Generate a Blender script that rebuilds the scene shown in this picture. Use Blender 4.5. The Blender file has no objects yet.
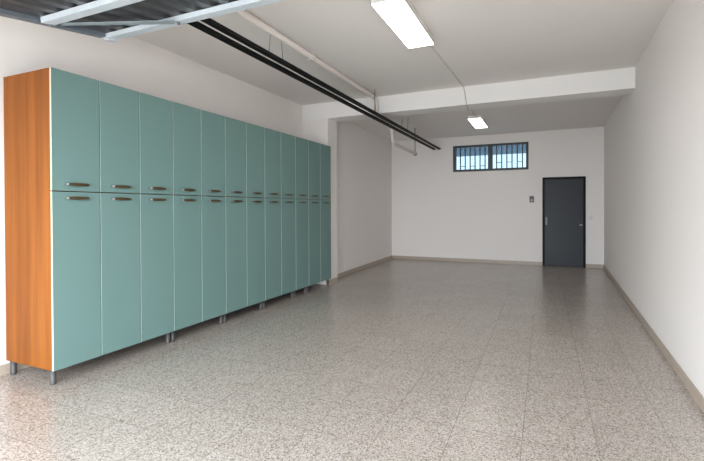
import bpy, bmesh, math
from mathutils import Vector, Matrix

S = bpy.context.scene
C = S.collection

# ---------------------------------------------------------------- camera
F, YAW, PITCH, ROLL, CY = 431.29, .4193, -.0080, -.0039, 211.15
cam = bpy.data.cameras.new('camera')
cam.sensor_width = 36.0
cam.lens = F / 704 * 36.0
cam.shift_y = (CY - 230.5) / 704
cam.clip_start = .02
co = bpy.data.objects.new('camera', cam)
C.objects.link(co)
c, s = math.cos(YAW), math.sin(YAW)
cp, sp = math.cos(PITCH), math.sin(PITCH)
cr, sr = math.cos(ROLL), math.sin(ROLL)
Xb = Vector((c, s, 0))
fwd = Vector((-s * cp, c * cp, sp))
Ub = Vector((s * sp, -c * sp, cp))
right = Xb * cr + Ub * sr
up = -Xb * sr + Ub * cr
M = Matrix((right, up, -fwd)).transposed().to_4x4()
M.translation = Vector((0, 0, 1.38))
co.matrix_world = M
S.camera = co

# ---------------------------------------------------------------- light
w = bpy.data.worlds.new('overcast_sky')
S.world = w
w.use_nodes = True
bg = w.node_tree.nodes['Background']
bg.inputs[0].default_value = (.86, .935, 1.0, 1)
bg.inputs[1].default_value = 12

OPEN_X0, OPEN_X1, OPEN_H, FRONT_Y = -3.6, .75, 2.65, -.35
for nm, loc, rot, sx, sy in (('garage_opening_portal', ((OPEN_X0 + OPEN_X1) / 2, FRONT_Y - .27, OPEN_H / 2), (math.radians(90), 0, 0), OPEN_X1 - OPEN_X0, OPEN_H),
                             ('window_portal', (-1.232, 11.42, 2.606), (math.radians(-90), 0, 0), 1.78, .66)):
    ld = bpy.data.lights.new(nm, 'AREA')
    ld.shape = 'RECTANGLE'
    ld.size, ld.size_y = sx, sy
    ld.cycles.is_portal = True
    lo = bpy.data.objects.new(nm, ld)
    lo.location = loc
    lo.rotation_euler = rot
    C.objects.link(lo)

vs = S.view_settings
vs.view_transform = 'Standard'
vs.look = 'None'
vs.gamma = 1
vs.use_curve_mapping = False
vs.exposure = 0.27
LAMP = 13.0

# ---------------------------------------------------------------- materials
def srgb(r, g, b):
    f = lambda v: (v / 255 / 12.92) if v / 255 <= .04045 else ((v / 255 + .055) / 1.055) ** 2.4
    return (f(r), f(g), f(b), 1)

def mat(name, col, rough=.5, metal=0, spec=.5, noise=0, nscale=8, bump=0, bscale=200):
    m = bpy.data.materials.new(name)
    m.use_nodes = True
    n, l = m.node_tree.nodes, m.node_tree.links
    b = n['Principled BSDF']
    b.inputs['Base Color'].default_value = col
    b.inputs['Roughness'].default_value = rough
    b.inputs['Metallic'].default_value = metal
    b.inputs['Specular IOR Level'].default_value = spec
    g = n.new('ShaderNodeNewGeometry')
    if noise:
        t = n.new('ShaderNodeTexNoise')
        t.inputs['Scale'].default_value = nscale
        t.inputs['Detail'].default_value = 4
        l.new(g.outputs['Position'], t.inputs['Vector'])
        mx = n.new('ShaderNodeMix')
        mx.data_type = 'RGBA'
        l.new(t.outputs['Fac'], mx.inputs['Factor'])
        mx.inputs['A'].default_value = tuple(v * (1 - noise) for v in col[:3]) + (1,)
        mx.inputs['B'].default_value = tuple(min(1, v * (1 + noise)) for v in col[:3]) + (1,)
        l.new(mx.outputs['Result'], b.inputs['Base Color'])
    if bump:
        t2 = n.new('ShaderNodeTexNoise')
        t2.inputs['Scale'].default_value = bscale
        l.new(g.outputs['Position'], t2.inputs['Vector'])
        bp = n.new('ShaderNodeBump')
        bp.inputs['Strength'].default_value = bump
        bp.inputs['Distance'].default_value = .002
        l.new(t2.outputs['Fac'], bp.inputs['Height'])
        l.new(bp.outputs['Normal'], b.inputs['Normal'])
    return m

def terrazzo():
    m = mat('terrazzo', (.4, .37, .34, 1), .25, spec=.75)
    n, l = m.node_tree.nodes, m.node_tree.links
    b = n['Principled BSDF']
    g = n.new('ShaderNodeNewGeometry')
    def chips(scale, stops):
        v = n.new('ShaderNodeTexVoronoi')
        v.inputs['Scale'].default_value = scale
        l.new(g.outputs['Position'], v.inputs['Vector'])
        sepc = n.new('ShaderNodeSeparateColor')
        l.new(v.outputs['Color'], sepc.inputs[0])
        r = n.new('ShaderNodeValToRGB')
        r.color_ramp.interpolation = 'CONSTANT'
        e = r.color_ramp.elements
        e[0].position, e[0].color = stops[0]
        e[1].position, e[1].color = stops[1]
        for p_, c_ in stops[2:]:
            x = e.new(p_)
            x.color = c_
        l.new(sepc.outputs[0], r.inputs[0])
        return r.outputs[0]
    a = chips(130, [(0, srgb(96, 88, 79)), (.16, srgb(187, 177, 168)), (.40, srgb(163, 152, 143)), (.62, srgb(204, 194, 186)), (.82, srgb(144, 133, 121))])
    d = chips(290, [(0, srgb(95, 87, 78)), (.2, srgb(184, 173, 164)), (.5, srgb(159, 148, 139)), (.8, srgb(199, 189, 181))])
    mx = n.new('ShaderNodeMix')
    mx.data_type = 'RGBA'
    mx.inputs['Factor'].default_value = .45
    l.new(a, mx.inputs['A'])
    l.new(d, mx.inputs['B'])
    # tile joints, 40 cm grid
    mp = n.new('ShaderNodeMapping')
    mp.inputs['Location'].default_value = (.12, .07, 0)
    l.new(g.outputs['Position'], mp.inputs['Vector'])
    br = n.new('ShaderNodeTexBrick')
    br.offset = 0
    br.squash = 1
    br.inputs['Scale'].default_value = 1
    br.inputs['Brick Width'].default_value = .4
    br.inputs['Row Height'].default_value = .4
    br.inputs['Mortar Size'].default_value = .0016
    br.inputs['Mortar Smooth'].default_value = .1
    br.inputs['Color1'].default_value = (1, 1, 1, 1)
    br.inputs['Color2'].default_value = (.93, .93, .93, 1)
    br.inputs['Mortar'].default_value = (.45, .42, .4, 1)
    l.new(mp.outputs['Vector'], br.inputs['Vector'])
    mu = n.new('ShaderNodeMix')
    mu.data_type = 'RGBA'
    mu.blend_type = 'MULTIPLY'
    mu.inputs['Factor'].default_value = 1
    l.new(mx.outputs['Result'], mu.inputs['A'])
    l.new(br.outputs['Color'], mu.inputs['B'])
    l.new(mu.outputs['Result'], b.inputs['Base Color'])
    return m

def wood():
    m = mat('cherry_wood', srgb(196, 118, 58), .55, spec=.15)
    n, l = m.node_tree.nodes, m.node_tree.links
    g = n.new('ShaderNodeNewGeometry')
    mp = n.new('ShaderNodeMapping')
    mp.inputs['Scale'].default_value = (14, 14, .55)
    l.new(g.outputs['Position'], mp.inputs['Vector'])
    t = n.new('ShaderNodeTexNoise')
    t.inputs['Scale'].default_value = 1.0
    t.inputs['Detail'].default_value = 5
    t.inputs['Roughness'].default_value = .6
    l.new(mp.outputs['Vector'], t.inputs['Vector'])
    r = n.new('ShaderNodeValToRGB')
    e = r.color_ramp.elements
    e[0].position, e[0].color = .28, srgb(116, 64, 23)
    e[1].position, e[1].color = .74, srgb(147, 88, 36)
    l.new(t.outputs['Fac'], r.inputs[0])
    l.new(r.outputs[0], n['Principled BSDF'].inputs['Base Color'])
    return m

def emis(name, col, st):
    m = bpy.data.materials.new(name)
    m.use_nodes = True
    b = m.node_tree.nodes['Principled BSDF']
    b.inputs['Base Color'].default_value = (.8, .8, .8, 1)
    b.inputs['Emission Color'].default_value = col
    b.inputs['Emission Strength'].default_value = st
    return m

def glass():
    m = bpy.data.materials.new('window_glass')
    m.use_nodes = True
    n, l = m.node_tree.nodes, m.node_tree.links
    n.remove(n['Principled BSDF'])
    t = n.new('ShaderNodeBsdfTransparent')
    t.inputs[0].default_value = (.25, .295, .325, 1)
    g = n.new('ShaderNodeBsdfGlossy')
    g.inputs['Roughness'].default_value = .3
    mx = n.new('ShaderNodeMixShader')
    mx.inputs[0].default_value = .03
    l.new(t.outputs[0], mx.inputs[1])
    l.new(g.outputs[0], mx.inputs[2])
    l.new(mx.outputs[0], n['Material Output'].inputs[0])
    return m

WALL = mat('wall_paint', srgb(238, 232, 228), .85, spec=.25, noise=.015, nscale=1.5, bump=.06, bscale=60)
CEIL = mat('ceiling_paint', srgb(235, 230, 226), .9, spec=.2, noise=.015, nscale=1.2)
BEAM = mat('beam_paint', srgb(240, 237, 235), .85, spec=.25, noise=.01, nscale=2)
BASE = mat('baseboard_tile', srgb(176, 162, 147), .4, noise=.08, nscale=40)
FLOOR = terrazzo()
WOOD = wood()
TEAL = mat('teal_laminate', srgb(108, 136, 132), .45, spec=.2, noise=.012, nscale=3)
CREAM = mat('cream_edge', srgb(186, 181, 162), .6, spec=.2)
INNER = mat('brown_carcass', srgb(84, 62, 44), .6)
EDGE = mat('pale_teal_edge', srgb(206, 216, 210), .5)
GAPSHADE = mat('painted_gap_shade', srgb(22, 34, 33), .7)  # shade deep in the door gaps, painted on the rear of the edges
LEG = mat('grey_leg_metal', srgb(80, 78, 77), .5, metal=.3)
BRONZE = mat('antique_bronze', srgb(80, 66, 42), .42, metal=.35)
CHROME = mat('brushed_chrome', srgb(92, 90, 84), .45, metal=.6)
STEEL = mat('satin_steel', srgb(120, 120, 122), .5, metal=.5)
GALV = mat('galvanised_steel', srgb(214, 223, 231), .45, metal=.2, noise=.1, nscale=25)
BRACE = mat('dull_galvanised_steel', srgb(158, 168, 176), .5, metal=.3, noise=.1, nscale=20)
STILE = mat('blue_grey_steel', srgb(120, 130, 138), .45, metal=.4)
SHEET = mat('grey_sheet_steel', srgb(88, 89, 92), .4, metal=.5, noise=.08, nscale=6)
BLACK = mat('black_metal', srgb(9, 8, 8), .55, spec=.12)
WIRE = mat('dark_wire', srgb(60, 58, 56), .5, metal=.5)
CABLE = mat('grey_cable', srgb(200, 193, 187), .7)
PIPE = mat('white_pipe', srgb(222, 212, 205), .5)
DOORM = mat('slate_door', srgb(33, 37, 43), .42, spec=.27, noise=.04, nscale=3)
DFRAME = mat('dark_frame', srgb(24, 24, 25), .55, spec=.15)
WFRAME = mat('window_frame', srgb(42, 46, 50), .45)
BAR = mat('grille_bar', srgb(40, 54, 66), .5)
GLASS = glass()
DIFF = emis('lamp_diffuser', (1, .95, .89, 1), LAMP)
DIFF2 = emis('dimmer_lamp_diffuser', (1, .95, .89, 1), LAMP * .38)
HOUSE = mat('lamp_housing', srgb(226, 224, 220), .5)
PLATE = mat('dark_plate', srgb(48, 42, 38), .4)
ROCK = mat('grey_rocker', srgb(170, 166, 160), .4)
WPLATE = mat('pale_plate', srgb(226, 220, 216), .5)
CONC = mat('driveway_concrete', srgb(170, 166, 160), .9, noise=.08, nscale=5)
SLAB = mat('added_overhang_grey', srgb(84, 104, 116), .9)

# ---------------------------------------------------------------- mesh helpers
def box(bm, x0, x1, y0, y1, z0, z1, mi=0, bev=0):
    v = [bm.verts.new((x, y, z)) for z in (z0, z1) for y in (y0, y1) for x in (x0, x1)]
    fs = [bm.faces.new([v[i] for i in q]) for q in ((0, 2, 3, 1), (4, 5, 7, 6), (0, 1, 5, 4), (2, 6, 7, 3), (0, 4, 6, 2), (1, 3, 7, 5))]
    for f in fs:
        f.material_index = mi
    if bev:
        es = list({e for f in fs for e in f.edges})
        bmesh.ops.bevel(bm, geom=es, offset=bev, segments=2, affect='EDGES', profile=.5)
    return fs            # order: bottom, top, -y, +y, -x, +x

def prism(bm, pts, z0, z1, mi=0):
    a = [bm.verts.new((x, y, z0)) for x, y in pts]
    b = [bm.verts.new((x, y, z1)) for x, y in pts]
    n = len(pts)
    fs = [bm.faces.new(a[::-1]), bm.faces.new(b)]
    for i in range(n):
        fs.append(bm.faces.new((a[i], a[(i + 1) % n], b[(i + 1) % n], b[i])))
    for f in fs:
        f.material_index = mi
    return fs

def tube(bm, pts, r, seg=12, mi=0, caps=True):
    pts = [Vector(p) for p in pts]
    n = len(pts)
    dirs = []
    for i in range(n):
        d = Vector((0, 0, 0))
        if i > 0: d += (pts[i] - pts[i - 1]).normalized()
        if i < n - 1: d += (pts[i + 1] - pts[i]).normalized()
        dirs.append(d.normalized())
    ref = Vector((1, 0, 0)) if abs(dirs[0].x) < .9 else Vector((0, 0, 1))
    nrm = (ref - dirs[0] * ref.dot(dirs[0])).normalized()
    rings = []
    for i in range(n):
        nrm = (nrm - dirs[i] * nrm.dot(dirs[i])).normalized()
        bi = dirs[i].cross(nrm)
        rings.append([bm.verts.new(pts[i] + (nrm * math.cos(2 * math.pi * k / seg) + bi * math.sin(2 * math.pi * k / seg)) * r) for k in range(seg)])
    for i in range(n - 1):
        for k in range(seg):
            f = bm.faces.new((rings[i][k], rings[i][(k + 1) % seg], rings[i + 1][(k + 1) % seg], rings[i + 1][k]))
            f.smooth = True
            f.material_index = mi
    if caps:
        for f in (bm.faces.new(rings[0][::-1]), bm.faces.new(rings[-1])):
            f.material_index = mi

def rounded(pts, rad, n=5):
    pts = [Vector(p) for p in pts]
    out = [pts[0]]
    for i in range(1, len(pts) - 1):
        a, b, c_ = pts[i - 1], pts[i], pts[i + 1]
        d1, d2 = (a - b), (c_ - b)
        r = min(rad, d1.length * .45, d2.length * .45)
        p, q = b + d1.normalized() * r, b + d2.normalized() * r
        for k in range(n + 1):
            t = k / n
            out.append(p * (1 - t) ** 2 + b * 2 * t * (1 - t) + q * t * t)
    out.append(pts[-1])
    return out

def obj(name, bm, mats, parent=None, loc=None, label=None, cat=None, group=None, kind=None):
    bmesh.ops.recalc_face_normals(bm, faces=bm.faces[:])
    me = bpy.data.meshes.new(name)
    bm.to_mesh(me)
    bm.free()
    for m in (mats if isinstance(mats, (list, tuple)) else [mats]):
        me.materials.append(m)
    o = bpy.data.objects.new(name, me)
    C.objects.link(o)
    if parent: o.parent = parent
    if loc: o.location = loc
    tag(o, label, cat, group, kind)
    return o

def tag(o, label=None, cat=None, group=None, kind=None):
    if label: o['label'] = label
    if cat: o['category'] = cat
    if group: o['group'] = group
    if kind: o['kind'] = kind

def thing(name, label, cat, loc=(0, 0, 0), group=None, kind=None):
    o = bpy.data.objects.new(name, None)
    o.empty_display_size = .1
    o.location = loc
    C.objects.link(o)
    tag(o, label, cat, group, kind)
    return o

def B():
    return bmesh.new()

def part(name, parent, mats, *boxes, bev=0, **k):
    bm = B()
    for b in boxes:
        box(bm, *b, bev=bev)
    return obj(name, bm, mats, parent, **k)

def rwx(y):                      # inner face of the right wall
    return .872 + .0315 * y
def lwx(y):                      # inner face of the left wall, front bay
    return -4.125 + (y - 2.0) * .0135

# ---------------------------------------------------------------- setting
YB, BY0, BY1, H1, H2 = 11.11, 6.88, 7.25, 3.262, 3.168
st = dict(kind='structure')
bm = B()
prism(bm, [(-4.5, FRONT_Y - .25), (1.6, FRONT_Y - .25), (1.6, 11.4), (-4.5, 11.4)], -.12, 0)
obj('floor', bm, FLOOR, label='grey beige terrazzo tile floor', cat='floor', **st)
bm = B()
prism(bm, [(-4.5, FRONT_Y - .25), (1.6, FRONT_Y - .25), (1.6, BY0), (-4.5, BY0)], H1, H1 + .25)
prism(bm, [(-4.5, BY1), (1.6, BY1), (1.6, 11.4), (-4.5, 11.4)], H2, H1 + .25)
obj('ceiling', bm, CEIL, label='white painted ceiling split by the beam', cat='ceiling', **st)
bm = B()
prism(bm, [(-4.4, BY0), (1.5, BY0), (1.5, BY1), (-4.4, BY1)], 2.98, H1 + .25)
obj('trim_1', bm, BEAM, label='white beam crossing the ceiling', cat='beam', **st)

XP = -3.536
bm = B()
prism(bm, [(-4.5, FRONT_Y), (lwx(FRONT_Y), FRONT_Y), (lwx(BY0), BY0), (-4.5, BY0)], 0, H1)
prism(bm, [(-4.5, BY0), (XP, BY0), (XP, BY1), (-4.5, BY1)], 0, 2.98)
prism(bm, [(-4.5, BY1), (-3.70, BY1), (-3.775, YB), (-4.5, YB)], 0, H2)
obj('wall_left', bm, WALL, label='white left wall with a shallow pillar under the beam', cat='wall', **st)
bm = B()
for f in prism(bm, [(rwx(FRONT_Y), FRONT_Y), (1.5, FRONT_Y), (1.5, YB), (rwx(YB), YB)], 0, H1):
    pass
for v in bm.verts:                # the wall leans out a little towards its top
    if v.co.z > 1 and v.co.x < 1.4:
        v.co.x += .09 * (YB - v.co.y) / (YB - FRONT_Y)
obj('wall_right', bm, WALL, label='long plain white right wall', cat='wall', **st)
DX0, DX1, DZ = -.039, .861, 2.074
WX0, WX1, WZ0, WZ1 = -2.122, -.342, 2.277, 2.935
bm = B()
YO = YB + .27
box(bm, -4.5, WX0, YB, YO, 0, H2)
box(bm, WX0, WX1, YB, YO, 0, WZ0)
box(bm, WX0, WX1, YB, YO, WZ1, H2)
box(bm, WX1, DX0, YB, YO, 0, H2)
box(bm, DX0, DX1, YB, YO, DZ, H2)
box(bm, DX1, 1.5, YB, YO, 0, H2)
obj('wall_back', bm, WALL, label='white back wall with a high barred window and dark door', cat='wall', **st)
bm = B()
box(bm, -4.5, OPEN_X0, FRONT_Y - .25, FRONT_Y, 0, H1)
box(bm, OPEN_X1, 1.5, FRONT_Y - .25, FRONT_Y, 0, H1)
box(bm, OPEN_X0, OPEN_X1, FRONT_Y - .25, FRONT_Y, OPEN_H, H1)
obj('wall_front', bm, WALL, label='front wall around the open garage doorway', cat='wall', **st)
bm = B()
box(bm, -14, 12, -16, FRONT_Y - .251, -.14, -.02)
obj('driveway', bm, CONC, label='concrete drive outside the open doorway', cat='driveway', **st)

# baseboards (glazed tile strips with joints as geometry gaps)
BH, BT = .083, .011
def base_strip(name, p0, p1, side, lab, gap=.4):
    p0, p1 = Vector(p0), Vector(p1)
    L = (p1 - p0).length
    d = (p1 - p0) / L
    nrm = Vector((-d.y, d.x)) * side
    bm = B()
    t = 0
    while t < L - .01:
        e = min(t + gap - .0025, L)
        a, b = p0 + d * t, p0 + d * e
        prism(bm, [tuple(a), tuple(b), tuple(b + nrm * BT), tuple(a + nrm * BT)], 0, BH)
        t += gap
    obj(name, bm, BASE, label=lab, cat='baseboard', **st)
base_strip('baseboard_left', (lwx(FRONT_Y), FRONT_Y), (lwx(BY0), BY0), -1, 'beige tile baseboard behind the cabinets on the left wall')
base_strip('baseboard_pillar', (XP, BY0 - .012), (XP, BY1), -1, 'beige tile baseboard around the left pillar')
base_strip('baseboard_left_far', (-3.70, BY1 + .002), (-3.775, YB), -1, 'beige tile baseboard on the far left wall')
base_strip('baseboard_back', (-3.765, YB), (DX0 - .001, YB), -1, 'beige tile baseboard on the back wall')
base_strip('baseboard_back_corner', (DX1 + .001, YB), (rwx(YB) - .012, YB), -1, 'short beige baseboard between the door and right corner')
base_strip('baseboard_right', (rwx(FRONT_Y), FRONT_Y), (rwx(YB), YB), 1, 'beige tile baseboard along the right wall')

# window
win = thing('window_1', 'wide high window with dark frame and vertical bars', 'window', (0, 0, 0), kind='structure')
F0, F1 = YB - .012, YB + .07
fw = .055
part('window_frame', win, WFRAME, (WX0, WX1, F0, F1, WZ0, WZ0 + fw), (WX0, WX1, F0, F1, WZ1 - fw, WZ1),
     (WX0, WX0 + fw + .02, F0, F1, WZ0 + fw, WZ1 - fw), (WX1 - fw, WX1, F0, F1, WZ0 + fw, WZ1 - fw))
part('mullion', win, WFRAME, (-1.268, -1.161, F0 - .004, F1, WZ0 + fw, WZ1 - fw))
for a, b in ((WX0 + fw + .02, -1.268), (-1.161, WX1 - fw)):
    part('window_pane', win, GLASS, (a, b, YB + .04, YB + .046, WZ0 + fw, WZ1 - fw))
    n = 6
    pitch = (b - a) / (n + .4)
    xs = [a + pitch * (k + .7) for k in range(n)]
    for x in xs:
        part('grille_bar', win, BAR, (x - .013, x + .013, YB + .12, YB + .14, WZ0, WZ1))
    for k in (0, 2, 4):
        z = WZ0 + (.135 if a < -1.3 else .2)
        part('grille_tie', win, BAR, (xs[k], xs[k + 1], YB + .123, YB + .137, z, z + .016))
part('added_overhang', None, SLAB, (-3.6, .9, YO + .002, YO + 2.3, 2.96, 3.12), label='concrete slab jutting out above the barred window', cat='slab', **st)  # overhang added outside to darken the upper part of the panes

# back door
dr = thing('door_1', 'dark slate grey door in a dark frame', 'door', kind='structure')
part('door_frame', dr, DFRAME, (DX0, DX0 + .045, YB - .015, YB + .1, 0, DZ), (DX1 - .045, DX1, YB - .015, YB + .1, 0, DZ), (DX0 + .045, DX1 - .045, YB - .015, YB + .1, DZ - .05, DZ))
part('light_seal_panel', dr, DFRAME, (DX0 + .01, DX1 - .01, YB + .062, YB + .1, 0, DZ - .01))  # unseen panel added behind the leaf to stop light leaking round it
leaf = part('door_leaf', dr, DOORM, (DX0 + .048, DX1 - .048, YB + .012, YB + .06, .008, DZ - .053))
bm = B()
box(bm, .028, .062, YB + .004, YB + .012, .96, 1.14)
tube(bm, rounded([(.045, YB + .01, 1.075), (.045, YB - .045, 1.075), (.16, YB - .045, 1.075)], .02), .009)
obj('door_handle', bm, STEEL, dr)
bm = B()
tube(bm, [(.765, YB + .012, .965), (.765, YB - .006, .965)], .014)
box(bm, .735, .795, YB + .008, YB + .0119, .945, .985)
obj('door_latch', bm, STEEL, dr)

sw = thing('light_switch', 'dark switch plate with grey rocker left of the dark door', 'switch', (-.271, YB, 1.565))
part('switch_plate', sw, PLATE, (-.048, .048, -.012, 0, -.075, .075), bev=.003)
part('switch_rocker', sw, ROCK, (-.022, .022, -.018, -.0121, -.045, .0), bev=.002)
sw = thing('light_switch', 'small pale switch plate on the wall between dark door and right corner', 'switch', (.957, YB, 1.127))
part('switch_plate', sw, WPLATE, (-.04, .04, -.01, 0, -.04, .04), bev=.003)
part('switch_rocker', sw, WPLATE, (-.014, .014, -.014, -.0101, -.022, .022), bev=.002)

# ---------------------------------------------------------------- cabinets
XF, Y0, PITCH_Y, ZB, ZS, ZT = -3.474, 2.1018, .3977, .118, 1.519, 2.474
DT = .021

def handle_mesh(z):
    bm = B()
    # arched bronze grip on two chrome feet; x points out of the door, y along the row
    L = .155
    n = 10
    secs = []
    for i in range(n + 1):
        t = i / n
        y = -L / 2 + L * t
        x = .024 + .006 * math.sin(math.pi * t)
        hz = .0098 + .0035 * math.sin(math.pi * t)
        secs.append([bm.verts.new((x + dx, y, dz)) for dx, dz in ((-.004, -hz), (.004, -hz * .8), (.004, hz * .8), (-.004, hz))])
    for i in range(n):
        for k in range(4):
            bm.faces.new((secs[i][k], secs[i][(k + 1) % 4], secs[i + 1][(k + 1) % 4], secs[i + 1][k]))
    bm.faces.new(secs[0])
    bm.faces.new(secs[-1][::-1])
    for sgn in (-1, 1):
        a = sgn * (L / 2)
        b = sgn * (L / 2 + .02)
        q = [(0, a - sgn * .004), (0, b), (.012, b), (.029, a + sgn * .006), (.029, a - sgn * .004)]
        prism(bm, q, -.0075, .0075, 1)
    return bm

def door_mesh(y0, y1, z0, z1):
    # face slab with an edge band, backed by sides that can carry painted gap shade
    bm = B()
    fs = box(bm, -.0065, 0, y0, y1, z0, z1)
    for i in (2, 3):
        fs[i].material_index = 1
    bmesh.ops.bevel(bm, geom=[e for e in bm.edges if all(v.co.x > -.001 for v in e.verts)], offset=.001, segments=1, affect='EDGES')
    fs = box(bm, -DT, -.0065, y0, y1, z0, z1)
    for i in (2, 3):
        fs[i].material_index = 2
    return bm

def make_cabinet(ncol, depth, label):
    W = ncol * PITCH_Y
    t = thing('tall_cabinet', label, 'cabinet', group='teal cabinets along the left wall')
    x1 = -DT - .003
    x0 = -depth
    g = .0006
    p = .018
    part('side_panel', t, WOOD, (x0, x1, g, p, ZB, ZT))
    part('side_panel', t, WOOD, (x0, x1, W - p, W - g, ZB, ZT))
    part('top_panel', t, INNER, (x0, x1, p, W - p, ZT - p, ZT))
    part('bottom_panel', t, INNER, (x0, x1, p, W - p, ZB, ZB + p))
    part('middle_shelf', t, INNER, (x0 + .006, x1, p, W - p, ZS - p / 2, ZS + p / 2))
    part('back_panel', t, INNER, (x0, x0 + .006, p, W - p, ZB + p, ZT - p))
    for k in range(ncol):
        a, b = k * PITCH_Y + (.0005 if k == 0 and ncol == 3 else .0042), (k + 1) * PITCH_Y - .0042
        yc = (a + b) / 2
        for nm, z0, z1, hz in (('upper_door', ZS + .004, ZT, ZS + .057), ('lower_door', ZB, ZS - .004, ZS - .053)):
            d = obj(nm, door_mesh(a, b, z0, z1), [TEAL, CREAM, CREAM] if k == 0 and ncol == 3 else [TEAL, EDGE, GAPSHADE], t)
            obj('door_handle', handle_mesh(hz), [BRONZE, CHROME], d, loc=(0, yc, hz))
    for lx in (x0 + .045, x1 - .035):
        for ly in (.03, W - .03):
            bm = B()
            tube(bm, [(lx, ly, 0), (lx, ly, .006), (lx, ly, .0061), (lx, ly, ZB)], .023, 16)
            obj('leg', bm, LEG, t)
    return t

cols = [(3, .628, 'three-column teal cabinet with exposed orange wooden side, nearest the camera'),
        (2, .55, 'two-column teal cabinet directly behind the three-column one with the wooden side'),
        (2, .55, 'two-column teal cabinet in the row, second one beyond the three-column wooden-sided unit'),
        (2, .55, 'two-column teal cabinet in the row, third one beyond the three-column wooden-sided unit'),
        (1, .55, 'narrow single-column teal cabinet near the far end of the row'),
        (2, .55, 'two-column teal cabinet at the far end, against the white pillar')]
y = Y0
for ncol, dep, lab in cols:
    cab = make_cabinet(ncol, dep, lab)
    cab.location = (XF, y, 0)
    y += ncol * PITCH_Y

# ---------------------------------------------------------------- ceiling lights
def ceiling_light(x0, x1, y0, y1, z0, z1, lab, diff):
    cx, cy = (x0 + x1) / 2, (y0 + y1) / 2
    t = thing('ceiling_light', lab, 'light', (cx, cy, z0), group='ceiling panel lights')
    a, b, h = (x1 - x0) / 2, (y1 - y0) / 2, z1 - z0
    e = .012
    part('housing', t, HOUSE, (-a, a, -b, -b + e, .004, h), (-a, a, b - e, b, .004, h), (-a, -a + e, -b + e, b - e, .004, h), (a - e, a, -b + e, b - e, .004, h), (-a + e, a - e, -b + e, b - e, h - .01, h))
    part('diffuser', t, diff, (-a + .004, a - .004, -b + .004, b - .004, 0, .0038))
ceiling_light(-1.402, -1.112, 3.584, 4.738, 3.18, H1, 'large bright rectangular ceiling light in front of the beam', DIFF)
ceiling_light(-1.372, -1.115, 8.65, 9.74, 3.103, H2, 'smaller looking bright rectangular ceiling light beyond the beam', DIFF2)

# cable run between the lights
bm = B()
tube(bm, rounded([(-1.20, 4.745, H1 - .009), (-1.145, BY0 - .012, H1 - .009), (-1.10, BY0 - .012, 2.9705), (-1.14, BY1 + .01, 2.9705), (-1.16, BY1 + .014, H2 - .009), (-1.24, 8.64, H2 - .009)], .02, 3), .008, 8)
obj('light_cable', bm, CABLE, label='thin pale cable running over the beam between the two ceiling lights', cat='cable')

# ---------------------------------------------------------------- pipe
pp = thing('ceiling_pipe', 'white pipe running along the ceiling and down over the beam', 'pipe', (-2.588, 0, 0))
bm = B()
tube(bm, rounded([(0, .1, H1 - .045), (0, BY0 - .045, H1 - .045), (0, BY0 - .045, 2.935)], .05), .035, 16)
obj('pipe_run', bm, PIPE, pp)
bm = B()
tube(bm, rounded([(0, BY0 - .045, 2.935), (-.015, BY0 + .05, 2.935), (-.057, BY1 + .1, 2.935), (-.057, 7.76, 2.93), (-.057, 7.88, 2.61), (-.057, 9.5, 2.59)], .09), .034, 14)
obj('pipe_drop', bm, PIPE, pp)
for yy in (2.6, 4.6, 6.2):
    part('pipe_clip', pp, PIPE, (-.04, .04, yy, yy + .02, H1 - .084, H1 - .0002))
bm = B()
tube(bm, [(-.057, 9.42, 2.56), (-.057, 9.42, H2)], .008, 8)
box(bm, -.092, -.022, 9.405, 9.435, 2.545, 2.56)
obj('pipe_hanger', bm, WIRE, pp)

# ---------------------------------------------------------------- twin rails
RZ = 2.864
rl = thing('ceiling_rail', 'pair of long black parallel rails hung below the ceiling and beam', 'rail', (-2.52, 0, RZ))
for x0, x1 in ((-.1, -.042), (.036, .092)):
    bm = B()
    box(bm, x0, x1, .3, 11.06, 0, .004)
    box(bm, x0, x0 + .004, .3, 11.06, .004, .031)
    box(bm, x1 - .004, x1, .3, 11.06, .004, .031)
    box(bm, x0 + .004, x1 - .004, .3, 11.06, .027, .031)
    obj('rail', bm, BLACK, rl)
def wire(a, b, r=.003):
    bm = B()
    tube(bm, [a, b], r, 6)
    obj('hanger_wire', bm, WIRE, rl)
wire((.065, 3.53, .035), (-.17, 3.90, H1 - RZ))
wire((.065, 3.78, .035), (-.15, 4.07, H1 - RZ))
for yy in (8.2,):
    wire((.065, yy, .035), (.05, yy + .1, H2 - RZ))
    wire((-.07, yy, .035), (-.055, yy + .1, H2 - RZ))
wire((.065, 6.42, .035), (.065, 6.42, H1 - RZ))
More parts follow.
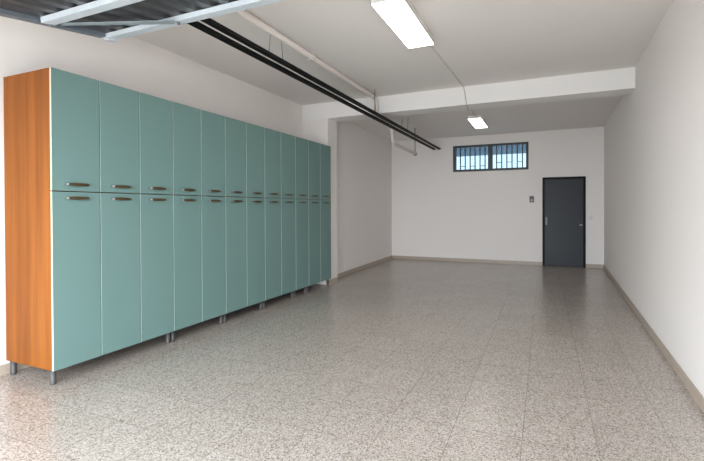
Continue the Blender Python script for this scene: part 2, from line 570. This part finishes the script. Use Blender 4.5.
wire((.05, 6.5, .035), (.0, 6.55, H1 - RZ))

# ---------------------------------------------------------------- raised garage door
SL = .15
ang = math.atan(SL)
gd = thing('garage_door', 'raised grey steel garage door with galvanised frame, tilted up under the ceiling', 'garage door', (-3.295, 2.495, 2.785))
gd.rotation_euler = (ang, 0, 0)
GW, GL = 3.85, 2.55
h_ = .035
part('frame_rail', gd, GALV, (.005, GW, -.09, 0, 0, h_))
for yy in (-.52, -1.2, -1.85):
    part('frame_rail', gd, GALV, (.055, GW - .055, yy - .085, yy, -.003, h_))
part('frame_rail', gd, GALV, (.04, GW - .04, -GL, -GL + .09, 0, h_))
for x0, x1 in ((-.03, .038), (GW - .038, GW + .03)):
    part('frame_stile', gd, STILE, (x0, x1, -GL, -.092, .008, h_ + .03))
bm = B()
x = 0.036
zc = h_ + .002
while x < GW - .16:
    # trapezoid corrugation running along the door
    for (a, b, za, zb2) in ((x, x + .06, 0, 0), (x + .06, x + .075, 0, .022), (x + .075, x + .135, .022, .022), (x + .135, x + .15, .022, 0)):
        vs_ = [bm.verts.new(q) for q in ((a, -GL, zc + za), (b, -GL, zc + zb2), (b, -.006, zc + zb2), (a, -.006, zc + za),
                                         (a, -GL, zc + za + .002), (b, -GL, zc + zb2 + .002), (b, -.006, zc + zb2 + .002), (a, -.006, zc + za + .002))]
        for q in ((0, 1, 2, 3), (7, 6, 5, 4), (0, 4, 5, 1), (2, 6, 7, 3), (1, 5, 6, 2), (3, 7, 4, 0)):
            bm.faces.new([vs_[k] for k in q])
    x += .15
obj('door_sheet', bm, SHEET, gd)
bm = B()
prism(bm, [(.10, -.50), (.17, -.518), (.815, -.125), (.75, -.055)], -.007, -.0035)
obj('diagonal_brace', bm, BRACE, gd)
part('corner_plate', gd, GALV, (-.012, .05, -.075, .008, -.012, -.0005), bev=.003)
for xx, yy in ((.79, -.06), (1.3, -.54), (.06, -.54)):
    bm = B()
    tube(bm, [(xx, yy, -.018), (xx, yy, .001)], .012, 6)
    obj('bolt', bm, STEEL, gd)
